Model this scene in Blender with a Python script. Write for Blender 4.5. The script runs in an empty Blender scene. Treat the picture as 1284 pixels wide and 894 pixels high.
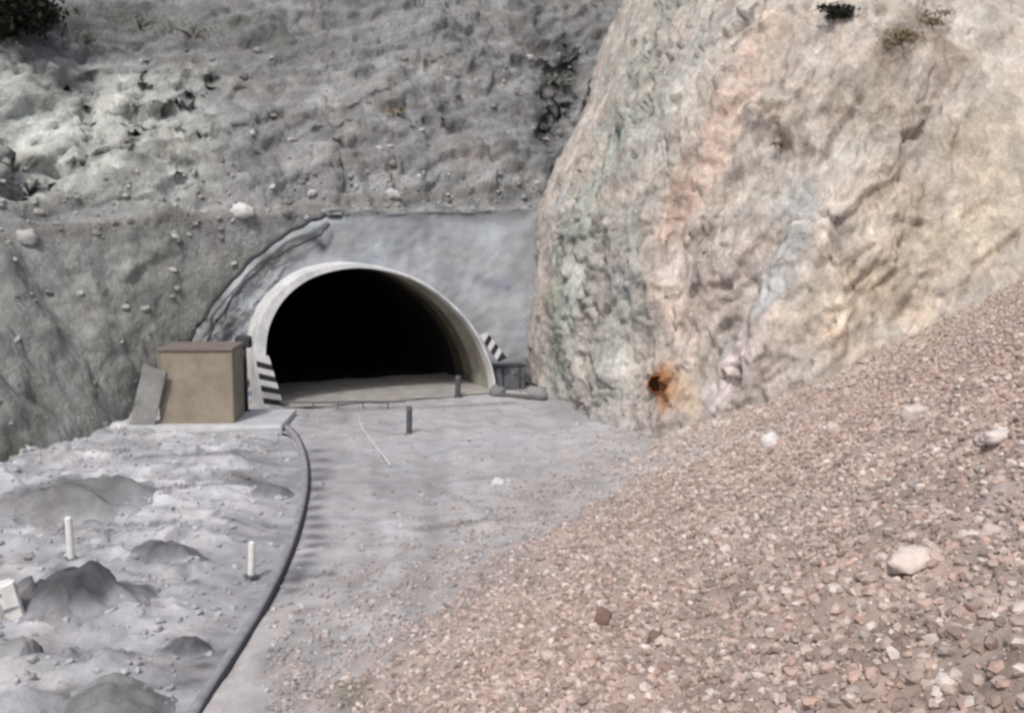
import bpy, math, random
import numpy as np
from mathutils import Vector
rng=np.random.default_rng(7); random.seed(7)
F=1377.0; TH=math.radians(7.4); CT,ST=math.cos(TH),math.sin(TH); CZ=9.0
CAM=np.array([0,0,CZ])
scene=bpy.context.scene
COL=scene.collection
# ------------------------------------------------------------ maths helpers
def ray(px,py):
    u=(px-642)/F; v=(447-py)/F
    return np.array([u,CT+v*ST,-ST+v*CT])
def G(px,py,z=0.0):
    d=ray(px,py); return d*((z-CZ)/d[2])+CAM
def proj(P):
    x=P[...,0]; y=P[...,1]; z=P[...,2]-CZ
    dep=y*CT-z*ST; up=y*ST+z*CT
    dep=np.where(dep<0.5,0.5,dep)
    return 642+F*x/dep, 447-F*up/dep, dep
def lin(c,k=1.0):
    c=np.array(c,float)/255.0
    return np.where(c<=0.04045,c/12.92,((c+0.055)/1.055)**2.4)*k
def hsh(ix,iy,iz,s):
    with np.errstate(over='ignore'):
        h=(ix.astype(np.uint32)*np.uint32(374761393))^(iy.astype(np.uint32)*np.uint32(668265263))^(iz.astype(np.uint32)*np.uint32(2246822519))^np.uint32((s*3266489917)&0xffffffff)
        h=(h^(h>>np.uint32(13)))*np.uint32(1274126177)
        h=(h^(h>>np.uint32(16)))*np.uint32(2654435769)
        h=h^(h>>np.uint32(15))
    return h.astype(np.float64)/4294967295.0
ROT=np.array([[0.36,0.48,-0.8],[-0.8,0.6,0.0],[0.48,0.64,0.6]])
def vnoise(P,s=0):
    i=np.floor(P).astype(np.int64); f=P-i; u=f*f*f*(f*(f*6-15)+10)
    r=0
    for a in (0,1):
        for b in (0,1):
            for c in (0,1):
                w=(u[:,0] if a else 1-u[:,0])*(u[:,1] if b else 1-u[:,1])*(u[:,2] if c else 1-u[:,2])
                r=r+w*hsh(i[:,0]+a,i[:,1]+b,i[:,2]+c,s)
    return r*2-1
def fbm(P,octv=5,gain=0.5,s=0,ridged=False):
    shp=P.shape[:-1]; P=P.reshape(-1,3)@ROT.T+17.3; r=0; a=1; t=0
    for k in range(octv):
        n=vnoise(P,s+k)
        if ridged: n=1-2*np.abs(n)
        r=r+a*n; t+=a; a*=gain; P=P@ROT.T*2.03+5.1
    return (r/t).reshape(shp)
def cells(P,s=0):
    """gap to the cell border, random value of the cell, height of the cell's own tilted facet"""
    shp=P.shape[:-1]; P=P.reshape(-1,3); i=np.floor(P).astype(np.int64)
    d1=np.full(len(P),9.0); d2=np.full(len(P),9.0); idv=np.zeros(len(P)); rel=np.zeros((len(P),3))
    for a in (-1,0,1):
        for b in (-1,0,1):
            for c in (-1,0,1):
                jx,jy,jz=i[:,0]+a,i[:,1]+b,i[:,2]+c
                q=np.stack([jx+hsh(jx,jy,jz,s),jy+hsh(jx,jy,jz,s+1),jz+hsh(jx,jy,jz,s+2)],1)
                e=P-q; d=np.sqrt((e*e).sum(1)); h=hsh(jx,jy,jz,s+3)
                m=d<d1
                d2=np.where(m,d1,np.minimum(d2,d)); idv=np.where(m,h,idv); rel=np.where(m[:,None],e,rel); d1=np.where(m,d,d1)
    dr=np.stack([np.sin(idv*127.1),np.sin(idv*311.7+1),np.sin(idv*74.7+2)],1)
    return (d2-d1).reshape(shp),idv.reshape(shp),(rel*dr).sum(1).reshape(shp)
def sm(x,a,b):
    t=np.clip((x-a)/(b-a),0,1); return t*t*(3-2*t)
def along(P,e,k):
    e=np.array(e,float); e/=np.linalg.norm(e); return P-(P@e)[...,None]*e*k
# ------------------------------------------------------------ object helpers
def tag(o,label=None,cat=None,group=None,kind=None):
    if label: o['label']=label
    if cat: o['category']=cat
    if group: o['group']=group
    if kind: o['kind']=kind
    return o
def empty(name,loc,rz=0.0):
    o=bpy.data.objects.new(name,None); COL.objects.link(o); o.location=Vector([float(c) for c in loc]); o.rotation_euler=(0,0,rz); o.empty_display_size=0.3
    return o
def rawmesh(name,V,Q,mats,colr=None,smooth=False,mi=None,parent=None):
    me=bpy.data.meshes.new(name); V=np.ascontiguousarray(V,dtype=np.float32); Q=np.ascontiguousarray(Q,dtype=np.int32); k=Q.shape[1]
    me.vertices.add(len(V)); me.vertices.foreach_set('co',V.ravel())
    me.loops.add(Q.size); me.loops.foreach_set('vertex_index',Q.ravel())
    me.polygons.add(len(Q)); me.polygons.foreach_set('loop_start',np.arange(0,Q.size,k,dtype=np.int32))
    if mi is not None: me.polygons.foreach_set('material_index',np.asarray(mi,dtype=np.int32))
    me.polygons.foreach_set('use_smooth',np.full(len(Q),smooth,dtype=bool))
    me.update(calc_edges=True)
    if colr is not None:
        ca=me.color_attributes.new('Col','FLOAT_COLOR','POINT')
        c4=np.ones((len(V),4),dtype=np.float32); c4[:,:3]=np.clip(colr,0,1); ca.data.foreach_set('color',c4.ravel())
    for m in (mats if isinstance(mats,(list,tuple)) else [mats]): me.materials.append(m)
    o=bpy.data.objects.new(name,me); COL.objects.link(o)
    if parent: o.parent=parent
    return o
class MB:
    def __init__(s): s.v=[]; s.f=[]; s.m=[]
    def add(s,vs,fs,m=0):
        b=len(s.v); s.v+= [tuple(float(c) for c in v) for v in vs]; s.f+=[tuple(b+i for i in f) for f in fs]; s.m+=[m]*len(fs)
    def box(s,c,d,rz=0,rx=0,ry=0,m=0,bev=0.0,jit=0.0):
        from mathutils import Euler
        R=Euler((rx,ry,rz)).to_matrix(); hx,hy,hz=d[0]/2,d[1]/2,d[2]/2
        b=min(bev,hx*.8,hy*.8,hz*.8); vs=[]; fs=[]
        if b<=0:
            for sx in (-1,1):
                for sy in (-1,1):
                    for sz in (-1,1): vs.append((sx*hx,sy*hy,sz*hz))
            fs=[(0,1,3,2),(4,6,7,5),(0,4,5,1),(2,3,7,6),(0,2,6,4),(1,5,7,3)]
        else:
            lv=[(-hz,b),(-hz+b,0),(hz-b,0),(hz,b)]
            for z,o in lv:
                x,y=hx-o,hy-o; c_=b if o==0 else b*.4
                ring=[(x-c_,-y),(x,-y+c_),(x,y-c_),(x-c_,y),(-x+c_,y),(-x,y-c_),(-x,-y+c_),(-x+c_,-y)]
                vs+=[(p[0],p[1],z) for p in ring]
            for k in range(3):
                for i in range(8): j=(i+1)%8; fs.append((k*8+i,k*8+j,(k+1)*8+j,(k+1)*8+i))
            fs.append(tuple(range(7,-1,-1))); fs.append(tuple(range(24,32)))
        out=[]
        for v in vs:
            w=R@Vector(v); out.append((w.x+c[0]+random.uniform(-jit,jit),w.y+c[1]+random.uniform(-jit,jit),w.z+c[2]+random.uniform(-jit,jit)))
        s.add(out,fs,m)
    def tube(s,pts,r,n=10,m=0,cap=True):
        pts=[Vector([float(c) for c in p]) for p in pts]; vs=[]; fs=[]
        rs=r if isinstance(r,(list,tuple)) else [r]*len(pts)
        for i,p in enumerate(pts):
            t=(pts[min(i+1,len(pts)-1)]-pts[max(i-1,0)]).normalized()
            ref=Vector((0,0,1)) if abs(t.z)<.9 else Vector((1,0,0))
            a=t.cross(ref).normalized(); b=t.cross(a)
            for k in range(n):
                an=2*math.pi*k/n; vs.append(p+(a*math.cos(an)+b*math.sin(an))*rs[i])
        for i in range(len(pts)-1):
            for k in range(n): fs.append((i*n+k,i*n+(k+1)%n,(i+1)*n+(k+1)%n,(i+1)*n+k))
        if cap: fs.append(tuple(range(n-1,-1,-1))); fs.append(tuple((len(pts)-1)*n+k for k in range(n)))
        s.add(vs,fs,m)
    def build(s,name,mats,parent=None,smooth=False):
        me=bpy.data.meshes.new(name); me.from_pydata(s.v,[],s.f)
        for m in (mats if isinstance(mats,(list,tuple)) else [mats]): me.materials.append(m)
        me.polygons.foreach_set('material_index',s.m); me.polygons.foreach_set('use_smooth',[smooth]*len(s.f)); me.update()
        o=bpy.data.objects.new(name,me); COL.objects.link(o)
        if parent: o.parent=parent
        return o
# ------------------------------------------------------------ materials
def newmat(name):
    m=bpy.data.materials.new(name); m.use_nodes=True; nt=m.node_tree; b=nt.nodes['Principled BSDF']
    b.inputs['Specular IOR Level'].default_value=0.12
    return m,nt,b
def rockmat(name,scale=2.0,lo=.68,hi=1.25,bump=.35,dist=.15,fine=9.0,attr=True,base=(.4,.4,.4),rough=.95,tint=True,frac=0.0):
    m,nt,b=newmat(name); N=nt.nodes.new; L=nt.links.new
    tc=N('ShaderNodeTexCoord')
    n1=N('ShaderNodeTexNoise'); n1.inputs['Scale'].default_value=scale; n1.inputs['Detail'].default_value=9; n1.inputs['Roughness'].default_value=.62
    n2=N('ShaderNodeTexNoise'); n2.inputs['Scale'].default_value=scale*fine; n2.inputs['Detail'].default_value=5; n2.inputs['Roughness'].default_value=.7
    L(tc.outputs['Object'],n1.inputs['Vector']); L(tc.outputs['Object'],n2.inputs['Vector'])
    def mr(src,f0,f1,t0,t1):
        r=N('ShaderNodeMapRange'); r.inputs['From Min'].default_value=f0; r.inputs['From Max'].default_value=f1; r.inputs['To Min'].default_value=t0; r.inputs['To Max'].default_value=t1; L(src,r.inputs['Value']); return r.outputs[0]
    def ma(op,a,b_,c=None):
        x=N('ShaderNodeMath'); x.operation=op
        for i,v in enumerate((a,b_,c)):
            if v is None: continue
            if isinstance(v,(int,float)): x.inputs[i].default_value=v
            else: L(v,x.inputs[i])
        return x.outputs[0]
    mu=ma('MULTIPLY',mr(n1.outputs['Fac'],.3,.7,lo,hi),mr(n2.outputs['Fac'],.3,.7,(1+lo)/2,(1+hi)/2))
    height=ma('MULTIPLY_ADD',n2.outputs['Fac'],.35,n1.outputs['Fac'])
    if frac>0:
        wv=N('ShaderNodeVectorMath'); wv.operation='MULTIPLY_ADD'; L(n1.outputs['Color'],wv.inputs[0]); wv.inputs[1].default_value=(.9,.9,.9); L(tc.outputs['Object'],wv.inputs[2])
        mp=N('ShaderNodeMapping'); mp.inputs['Rotation'].default_value=(.5,.45,.3); mp.inputs['Scale'].default_value=(1.5,1.2,.75); L(wv.outputs[0],mp.inputs[0])
        for sc_,am in ((1.3,.5),(3.4,.3)):
            vo=N('ShaderNodeTexVoronoi'); vo.feature='F1'; vo.inputs['Scale'].default_value=sc_; L(mp.outputs[0],vo.inputs['Vector'])
            ve=N('ShaderNodeTexVoronoi'); ve.feature='DISTANCE_TO_EDGE'; ve.inputs['Scale'].default_value=sc_; L(mp.outputs[0],ve.inputs['Vector'])
            sx=N('ShaderNodeSeparateColor'); L(vo.outputs['Color'],sx.inputs[0])
            height=ma('MULTIPLY_ADD',sx.outputs[0],am*frac,height)
            height=ma('MULTIPLY_ADD',vo.outputs['Distance'],-am*frac*.8,height)
            mu=ma('MULTIPLY',mu,mr(sx.outputs[1],0,1,1-.11*frac,1+.11*frac))
            mu=ma('MULTIPLY',mu,mr(ve.outputs['Distance'],0,.05,1-.16*frac,1))
    sc=N('ShaderNodeVectorMath'); sc.operation='SCALE'
    if attr:
        a=N('ShaderNodeAttribute'); a.attribute_name='Col'; src=a.outputs['Color']
    else:
        a=N('ShaderNodeRGB'); a.outputs[0].default_value=(*base,1); src=a.outputs[0]
    L(src,sc.inputs[0]); L(mu,sc.inputs['Scale'])
    out=sc.outputs[0]
    if tint:
        n3=N('ShaderNodeTexNoise'); n3.inputs['Scale'].default_value=scale*.6; n3.inputs['Detail'].default_value=6; L(tc.outputs['Object'],n3.inputs['Vector'])
        cr=N('ShaderNodeValToRGB'); cr.color_ramp.elements[0].position=.35; cr.color_ramp.elements[0].color=(1.0,.97,.945,1); cr.color_ramp.elements[1].position=.65; cr.color_ramp.elements[1].color=(.95,.985,1.0,1)
        L(n3.outputs['Fac'],cr.inputs[0])
        mm=N('ShaderNodeVectorMath'); mm.operation='MULTIPLY'; L(out,mm.inputs[0]); L(cr.outputs[0],mm.inputs[1]); out=mm.outputs[0]
    L(out,b.inputs['Base Color']); b.inputs['Roughness'].default_value=rough
    if bump>0:
        bp=N('ShaderNodeBump'); bp.inputs['Strength'].default_value=bump; bp.inputs['Distance'].default_value=dist
        L(height,bp.inputs['Height']); L(bp.outputs[0],b.inputs['Normal'])
    return m
M_rock=rockmat('rock_face',1.1,.84,1.16,.65,.26,frac=1.0)
M_slope=rockmat('slope_earth',.9,.76,1.22,.75,.34,frac=.8)
M_ground=rockmat('spoil_ground',1.3,.76,1.2,.6,.14)
M_road=rockmat('dusty_road',1.5,.82,1.16,.55,.09,fine=7)
M_talus=rockmat('talus_soil',3.0,.76,1.2,.7,.08)
M_stone=rockmat('loose_stone',9.0,.85,1.15,.4,.02,tint=False)
M_conc=rockmat('shotcrete',.9,.82,1.16,.5,.10)
def plain(name,c,k=1.0,scale=4.0,var=.18,bump=.2,rough=.8,dist=.02):
    return rockmat(name,scale,1-var,1+var,bump,dist,attr=False,base=tuple(lin(c,k)),rough=rough,tint=False)
M_lining=plain('lining_concrete',(216,217,217),.90,1.0,.26,.3)
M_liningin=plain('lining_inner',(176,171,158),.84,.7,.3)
M_liningdk=plain('lining_inner_shaded',(128,121,106),.8,.7,.35)  # dimmer copy of the inner lining, shade put into the colour
M_liningshade=plain('lining_inner_deep_shade',(84,79,70),.8,.7,.35)  # darker copy again, shade deepening further into the tunnel
M_dark=plain('tunnel_rock_shade',(48,46,46),.8,1.5,.4)  # near-black base colour standing in for the unlit tunnel
M_floor=plain('tunnel_floor_dust',(170,167,163),.84,1.2,.24,.4)
M_white=plain('white_paint',(225,225,222),.9,6,.14)
M_black=plain('black_paint',(56,56,62),1,6,.2)
M_pipe=plain('grey_pipe',(152,152,156),.9,3,.22,rough=.7)
M_pipe2=plain('black_drain_hose',(70,70,74),.9,5,.25,rough=.6)
M_tan=plain('booth_panel',(154,145,130),.82,.9,.22,rough=.8)
M_tand=plain('booth_trim',(148,140,126),.8,2.5,.12,rough=.8)
M_roof=plain('booth_roof',(134,124,118),.8,3,.15)
M_slab=plain('pale_slab',(194,195,198),.84,1.2,.18)
M_metal=plain('dull_steel',(108,110,116),.8,3,.2,rough=.6)
M_darkm=plain('dark_steel',(66,68,74),.8,5,.2,rough=.6)
M_wood=plain('weathered_plank',(120,118,116),.8,5,.2)
M_rust=plain('rusty_iron',(146,88,50),.8,8,.4,.5)
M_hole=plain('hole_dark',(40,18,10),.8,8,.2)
def leafmat(name,c1,c2):
    m,nt,b=newmat(name); N=nt.nodes.new; L=nt.links.new
    tc=N('ShaderNodeTexCoord'); n=N('ShaderNodeTexNoise'); n.inputs['Scale'].default_value=3.5; n.inputs['Detail'].default_value=4
    L(tc.outputs['Object'],n.inputs['Vector']); cr=N('ShaderNodeValToRGB'); cr.color_ramp.elements[0].position=.38; cr.color_ramp.elements[1].position=.64
    cr.color_ramp.elements[0].color=(*lin(c1),1); cr.color_ramp.elements[1].color=(*lin(c2),1); L(n.outputs['Fac'],cr.inputs[0]); L(cr.outputs[0],b.inputs['Base Color']); b.inputs['Roughness'].default_value=.8
    return m
M_leafd=leafmat('dark_leaf',(22,27,22),(46,53,42))
M_leafg=leafmat('grey_leaf',(96,99,93),(142,145,136))
M_leafb=leafmat('dry_leaf',(104,92,72),(150,136,110))
M_stem=plain('stem_wood',(100,90,76),.8,8,.2)
# ------------------------------------------------------------ sheets
class Sheet:
    def __init__(s,X): s.X=X; s.C=np.zeros(X.shape)
    def nrm(s):
        du=np.gradient(s.X,axis=0); dv=np.gradient(s.X,axis=1); n=np.cross(du,dv); n/= (np.linalg.norm(n,axis=-1,keepdims=True)+1e-9)
        d=(CAM-s.X); sg=np.sign(np.mean((n*d).sum(-1)));  return n*sg
    def prep(s): s.px,s.py,s.dep=proj(s.X); s.nz=fbm(s.X*.9,4,s=91); s.n=s.nrm()
    def near(s,px,py):
        m=(s.px-px)**2+(s.py-py)**2+np.where(s.X[...,1]<3,1e9,0)
        c=np.where(m<30,s.dep,1e9); k=np.argmin(c) if c.min()<1e8 else np.argmin(m)
        return np.unravel_index(k,m.shape)
    def at(s,px,py):
        k=s.near(px,py); return s.X[k].copy(), s.n[k].copy()
    def stroke(s,pts,r,c=None,a=1.0,depth=0.0,edge=.9,k=1.0,des=None):
        P=[]
        for i in range(max(1,len(pts)-1)):
            p=np.array(pts[i],float); q=np.array(pts[min(i+1,len(pts)-1)],float); n=max(1,int(np.linalg.norm(q-p)/(r*.7)))
            P+= [p+(q-p)*t/n for t in range(n)]
        P.append(np.array(pts[-1],float)); w=np.zeros(s.X.shape[:2])
        for p in P:
            kk=s.near(*p); c0=s.X[kk]; R=r*s.dep[kk]/F
            d=np.linalg.norm(s.X-c0,axis=-1)/R*(1+edge*s.nz); w=np.maximum(w,np.exp(-np.maximum(d,0)**2*1.1))
        if c is not None:
            cc=np.array(c,float)
            if des is not None: cc=cc*(1-des[1])+np.array(des[0])*des[1]
            s.C+= (lin(cc,k)-s.C)*(w*a)[...,None]
        if depth: s.X+= s.n*(w*depth)[...,None]
    def build(s,name,mat,mask=None,smooth=True):
        nu,nv=s.X.shape[:2]; i=np.arange(nu-1)[:,None]*nv+np.arange(nv-1)[None,:]
        Q=np.stack([i,i+nv,i+nv+1,i+1],-1).reshape(-1,4)
        V=s.X.reshape(-1,3)
        if mask is not None: Q=Q[~mask(V[Q].mean(1))]
        nn=np.cross(V[Q[:,1]]-V[Q[:,0]],V[Q[:,3]]-V[Q[:,0]])
        if ((CAM-V[Q[:,0]])*nn).sum()<0: Q=Q[:,::-1]
        return rawmesh(name,V,Q,mat,s.C.reshape(-1,3),smooth)
def resample(pts,segs,smooth=9):
    pts=np.array(pts,float); L=np.r_[0,np.cumsum(np.linalg.norm(np.diff(pts,axis=0),axis=1))]
    fine=np.arange(0,L[-1],.1); x=np.interp(fine,L,pts[:,0]); y=np.interp(fine,L,pts[:,1])
    k=int(smooth/.1)|1; ker=np.hanning(k+2)[1:-1]; ker/=ker.sum()
    def cv(a):
        ap=np.r_[2*a[0]-a[1:k//2+1][::-1],a,2*a[-1]-a[-k//2:-1][::-1]] ; r=np.convolve(ap,ker,'valid'); return r[:len(a)]
    x,y=cv(x),cv(y)
    if len(x)<len(fine): fine=fine[:len(x)]
    S=[]
    for a,b,st in segs: S+=list(np.arange(a,min(b,fine[-1]),st))
    S=np.array(sorted(set(S)))
    return np.stack([np.interp(S,fine,x),np.interp(S,fine,y)],1),S,L
def crom(p,n):
    out=[]; p=np.vstack([2*p[0]-p[1],p,2*p[-1]-p[-2]])
    for i in range(1,len(p)-2):
        for k in range(n):
            t=k/n; out.append(.5*((2*p[i])+(-p[i-1]+p[i+1])*t+(2*p[i-1]-5*p[i]+4*p[i+1]-p[i+2])*t*t+(-p[i-1]+3*p[i]-3*p[i+1]+p[i+2])*t**3))
    out.append(p[-2]); return np.array(out)
# ---- portal frame
Lf=G(345,513); Rf=G(640,491)
R2=(Rf-Lf)[:2]; WID=np.linalg.norm(R2); R2=R2/WID; A2=np.array([-R2[1],R2[0]]); O2=Lf[:2]
def PW(t,z,off=0.0):
    p=O2+R2*t+A2*off; return np.array([p[0],p[1],z])
def PL(px,py,off=0.0):
    d=ray(px,py); s=(off+ (O2@A2))/(d[:2]@A2); P=d*s+CAM; return np.array([(P[:2]-O2)@R2,P[2]])
def loc(P): q=P[...,:2]-O2; return q@R2, q@A2
inner_px=[(345,513),(336,472),(334,435),(341,402),(361,371),(394,348),(440,337),(486,341),(528,356),(564,382),(591,412),(608,444),(617,472),(620,491)]
ip=np.array([PL(*p) for p in inner_px]); ip[0,1]=-.25; ip[-1,1]=-.25
prof=crom(ip,12); n=len(prof)
# ============================================================ MOUNTAIN
base=[(-75,-30),(-40,4),(-25.5,22),(-21,31),(-18.4,38),(-16.6,44),(-15.8,49)]
base+= [tuple(PW(t,0,2.4)[:2]) for t in (-3.6,0,4,8,12,15)]+[(12,65),(30,70),(60,74)]
bp_,S,LL=resample(base,[(0,60,1.2),(60,150,.14),(150,400,1.2)],2.4)
d=np.gradient(bp_,axis=0); d/=np.linalg.norm(d,axis=1,keepdims=True); nn=np.stack([-d[:,1],d[:,0]],1)
ker=np.hanning(101); ker/=ker.sum()
nn=np.stack([np.convolve(np.pad(nn[:,i],50,'edge'),ker,'valid') for i in (0,1)],1); nn/=np.linalg.norm(nn,axis=1,keepdims=True)
tt,_=loc(np.c_[bp_,bp_[:,0]*0])
near_portal=sm(tt,-9,-2.6)
run=7.6*(1-near_portal)+.5*near_portal
b3=np.c_[bp_,bp_[:,0]*0]
brk=(fbm(b3*.35,3,s=55)*2.2+fbm(b3*1.1,3,s=57)*.7)*(1-sm(tt,-7,-3.5))*1.0+(fbm(b3*.8,3,s=58)*.35)*sm(tt,-7,-3.5)
bw0=.35+.9*near_portal
bwn=bw0*.9*fbm(b3*.6,3,s=59)
lst=[('l',z) for z in np.linspace(-1,9,64)]+[('b',q) for q in np.linspace(0,1,9)[1:]]+[('u',q) for q in np.linspace(0,24,175)[1:]]+[('u',q) for q in np.linspace(24,75,26)[1:]]
X=np.zeros((len(S),len(lst),3))
for j,(k,q) in enumerate(lst):
    if k=='l': off=run*((q+1)/10)**1.1; z=-1+(q+1)/10*(10+brk)
    elif k=='b': off=run+q*(bw0+bwn); z=9+brk+q*.4
    else:
        e_=math.exp(-(q/3.0)**1.5); off=run+bw0+bwn*e_+q*.78; z=9.4+brk*e_+q*.86
    X[:,j,0]=bp_[:,0]+nn[:,0]*off; X[:,j,1]=bp_[:,1]+nn[:,1]*off; X[:,j,2]=z
mt=Sheet(X); mt.n=mt.nrm()
P=mt.X
DG=(-.84,-.36,-.40)
PD=along(P,DG,.84)
big=fbm(P*.13,4,s=3); med=fbm(P*.5,5,s=8); fn=fbm(P*1.9,4,s=12)
dg1=fbm(PD*.40,5,s=33); dg2=fbm(PD*1.2,4,s=36,ridged=True); dg3=fbm(PD*.22,3,s=38)
pt,po=loc(P)
prot=sm(pt,-5,-2.5)*(1-sm(P[...,2],8.5,10.5))
up=sm(P[...,2],7.5,11.5)
gA,gI,gF=cells(along(P,DG,.45)*.95+fbm(P*.5,3,s=41)[...,None]*.6,40)
pat=.35+.65*sm(fbm(P*.25,3,s=44),-.2,.3)
amp=(big*1.1+med*.32+dg3*.8*up+dg1*.85*(.2+.8*up)+dg2*.30*(.35+.65*up)+fn*.13+gF*.38*(.15+.85*up)*pat)*(1-.95*prot)
mt.X=P+mt.n*amp[...,None]
mt.prep()
blk=sm(310-mt.px,0,90)*sm(mt.py,60,100)*(1-sm(mt.py,235,268))*(P[...,1]>5)
c2,cid,cf=cells(along(mt.X,DG,.35)@ROT.T*.26,60); c2b,cidb,cfb=cells(mt.X*.85,70)
mt.X+=mt.n*(blk*(cf*.55+(cid-.5)*.15-.22*np.exp(-(c2/.045)**2)+cfb*.18))[...,None]
mt.prep()
v=fbm(mt.X*.35,5,s=20); vs=fbm(along(mt.X,DG,.88)*.9,5,s=25); v4=fbm(mt.X*1.3,4,s=28)
mt.C[:]=lin((152,153,153),.83)*(1+.18*v+.42*vs+.12*v4)[...,None]
low=(1-sm(P[...,2]+2.2*v,6.2,10.4))
mt.C=mt.C*(1-low[...,None])+ (lin((155,158,153),.84)*(1+.18*v+.16*vs+.08*v4)[...,None])*low[...,None]
patch=blk*(.45+.55*sm(fbm(mt.X*.28,4,s=47),-.25,.15))
mt.C=mt.C*(1-patch[...,None]*.85)+(lin((204,208,201),.88)*(1+.14*v+.20*vs)[...,None])*patch[...,None]*.85
mt.C*= (1-.25*blk*np.exp(-(c2/.04)**2))[...,None]
st=mt.stroke
st([(20,245),(90,205),(170,165),(230,130),(272,98)],7,(88,90,90),.95,-.5)
st([(40,262),(120,222),(210,180)],12,(134,135,132),.7)
st([(118,95),(112,130),(116,165),(104,200)],5,(96,99,97),.85,-.35)
st([(184,75),(178,110),(172,140),(170,175)],5,(100,102,100),.85,-.35)
st([(60,110),(150,90),(250,70)],9,(130,132,130),.5,-.1)
st([(0,150),(60,130),(110,100)],5,(122,124,122),.6,-.2)
st([(0,190),(50,180),(70,150)],18,(216,219,212),.75)
st([(130,150),(150,120),(165,95)],12,(212,215,208),.7)
st([(200,150),(230,105)],12,(206,208,202),.6)
st([(250,170),(310,150),(380,140),(430,150)],5,(108,109,106),.8,-.35)
st([(300,110),(360,80),(430,40)],7,(122,123,122),.65,-.25)
st([(330,190),(420,150),(520,90),(600,50)],9,(126,127,126),.6,-.3)
st([(380,225),(480,180),(600,120)],7,(120,120,118),.5,-.25)
st([(300,230),(400,190),(500,150)],12,(172,172,170),.5,.15)
st([(480,125),(520,130)],11,(104,98,86),.7)
st([(420,120),(470,100),(550,80)],26,(174,174,172),.6)
st([(570,60),(620,120)],26,(138,138,137),.5)
st([(715,60),(712,100),(705,140),(690,165)],20,(80,80,82),.95,-.8)  # gully cut inward, its shadow painted into the slope colour
st([(640,20),(680,60),(700,110)],14,(110,110,111),.6,-.2)
st([(650,130),(700,110)],22,(112,112,112),.6)
st([(560,200),(640,190)],24,(156,151,148),.6)
st([(80,20),(180,25),(290,20),(350,40)],26,(114,117,112),.75)
st([(0,20),(40,20)],34,(46,50,45),.98)  # dark growth and tree shade painted into the slope corner
st([(330,90),(260,150),(150,220)],8,(142,140,135),.6)
st([(0,300),(60,292),(140,282),(240,268),(320,262),(400,255),(480,243),(560,238),(650,236)],8,(126,121,114),.65)
st([(430,232),(520,220),(640,215)],12,(174,174,174),.6)
st([(60,500),(50,495)],12,(110,109,104),.6,-.2)
st([(150,320),(120,400),(90,470)],34,(166,169,164),.6)
st([(30,360),(10,430)],26,(146,149,145),.5)
st([(230,320),(200,380),(180,440)],22,(140,143,140),.5)
st([(20,560),(0,590)],14,(94,96,80),.7)
st([(280,300),(330,290)],18,(156,159,161),.5)
pt_s=prof[np.argsort(prof[:,0])]
def mask_m(c):
    t,o=loc(c); h=np.interp(t,pt_s[:,0],pt_s[:,1],left=-9,right=-9)
    return (t>prof[:,0].min())&(t<prof[:,0].max())&(c[:,2]<h+.12)&(o>-1)&(o<12)
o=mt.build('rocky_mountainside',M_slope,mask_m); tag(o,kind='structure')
# ============================================================ BLUFF
bb=[(5.0,74),(1.7,66),(.7,57.5),(3.4,47.5),(7,41.2),(11,37.6),(18,36.2),(28,33),(40,25),(52,8),(60,-20)]
b2,S,LL=resample(bb,[(0,8,.3),(8,60,.115),(60,200,1.2)],3.0)
nu=len(S); uf=np.clip((b2[:,0]-4)/12,0,1); uf=uf*uf*(3-2*uf)
ang=np.radians(40+25*uf); nd=np.stack([np.cos(ang),np.sin(ang)],1)
zs=np.r_[np.linspace(-1.5,23,220),np.linspace(23,60,24)[1:]]
X=np.zeros((nu,len(zs),3))
for j,z in enumerate(zs):
    zz=max(z,0)
    offL=.10*zz+max(z-9,0)*.46; offR=.42*zz+max(z-9,0)*.22
    off=offL*(1-uf)+offR*uf
    X[:,j,0]=b2[:,0]+nd[:,0]*off; X[:,j,1]=b2[:,1]+nd[:,1]*off; X[:,j,2]=z
bl=Sheet(X); bl.n=bl.nrm(); P=bl.X
big=fbm(P*.16+4,3,s=101)
DB=(-.45,-.1,-.88)
q=along(P,DB,.62)
rid=fbm(q*.55,5,s=110,ridged=True); fn=fbm(P*3.0,4,s=130); md=fbm(P*1.1,4,s=135)
wp=np.stack([fbm(P*.5,3,s=181+i*7) for i in range(3)],-1)*.6
q1=q*.55+wp*.6
c2,cid,cf=cells(q1,140); c2b,cidb,cfb=cells(q1*2.1+9,150); c2c,cidc,cfc=cells(q1*4.6+3,160)
rgt=sm(P[...,0],12,20)
fr=(1-.75*rgt)*(.6+.4*sm(fbm(P*.22,3,s=190),-.25,.35))
am=big*1.2+rid*.38*fr+fn*.08+md*.15+cf*.42*fr+(cid-.5)*.10*fr*(1-rgt)+cfb*.32*fr+cfc*.20*fr
am*= (.35+.65*sm(np.abs(b2[:,1]-57),0,6))[:,None]
bl.X=P+bl.n*am[...,None]; bl.prep()
v=fbm(bl.X*.5,5,s=160); v2=fbm(along(P,DB,.8)*1.1,5,s=170); v3=fbm(bl.X*2.2,4,s=175)
KB=.99
bl.C[:]=lin((205,196,187),.86*KB)
def S_(pts,r,c,a=1.0,depth=0.0,k=1.0): bl.stroke(pts,r,c,a,depth,k=k*KB,des=((204,198,194),.22))
S_([(700,480),(700,380),(720,280),(760,180),(800,80),(830,0)],75,(178,185,175),1.0,k=.84)
S_([(760,500),(770,400),(780,300)],50,(190,193,187),.9,k=.86)
S_([(690,440),(685,370)],18,(146,156,134),.7,k=.8)
S_([(750,440),(760,360)],12,(160,164,156),.6,k=.8)
S_([(880,20),(850,100),(800,190)],34,(198,200,192),.7,k=.88)
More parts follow.
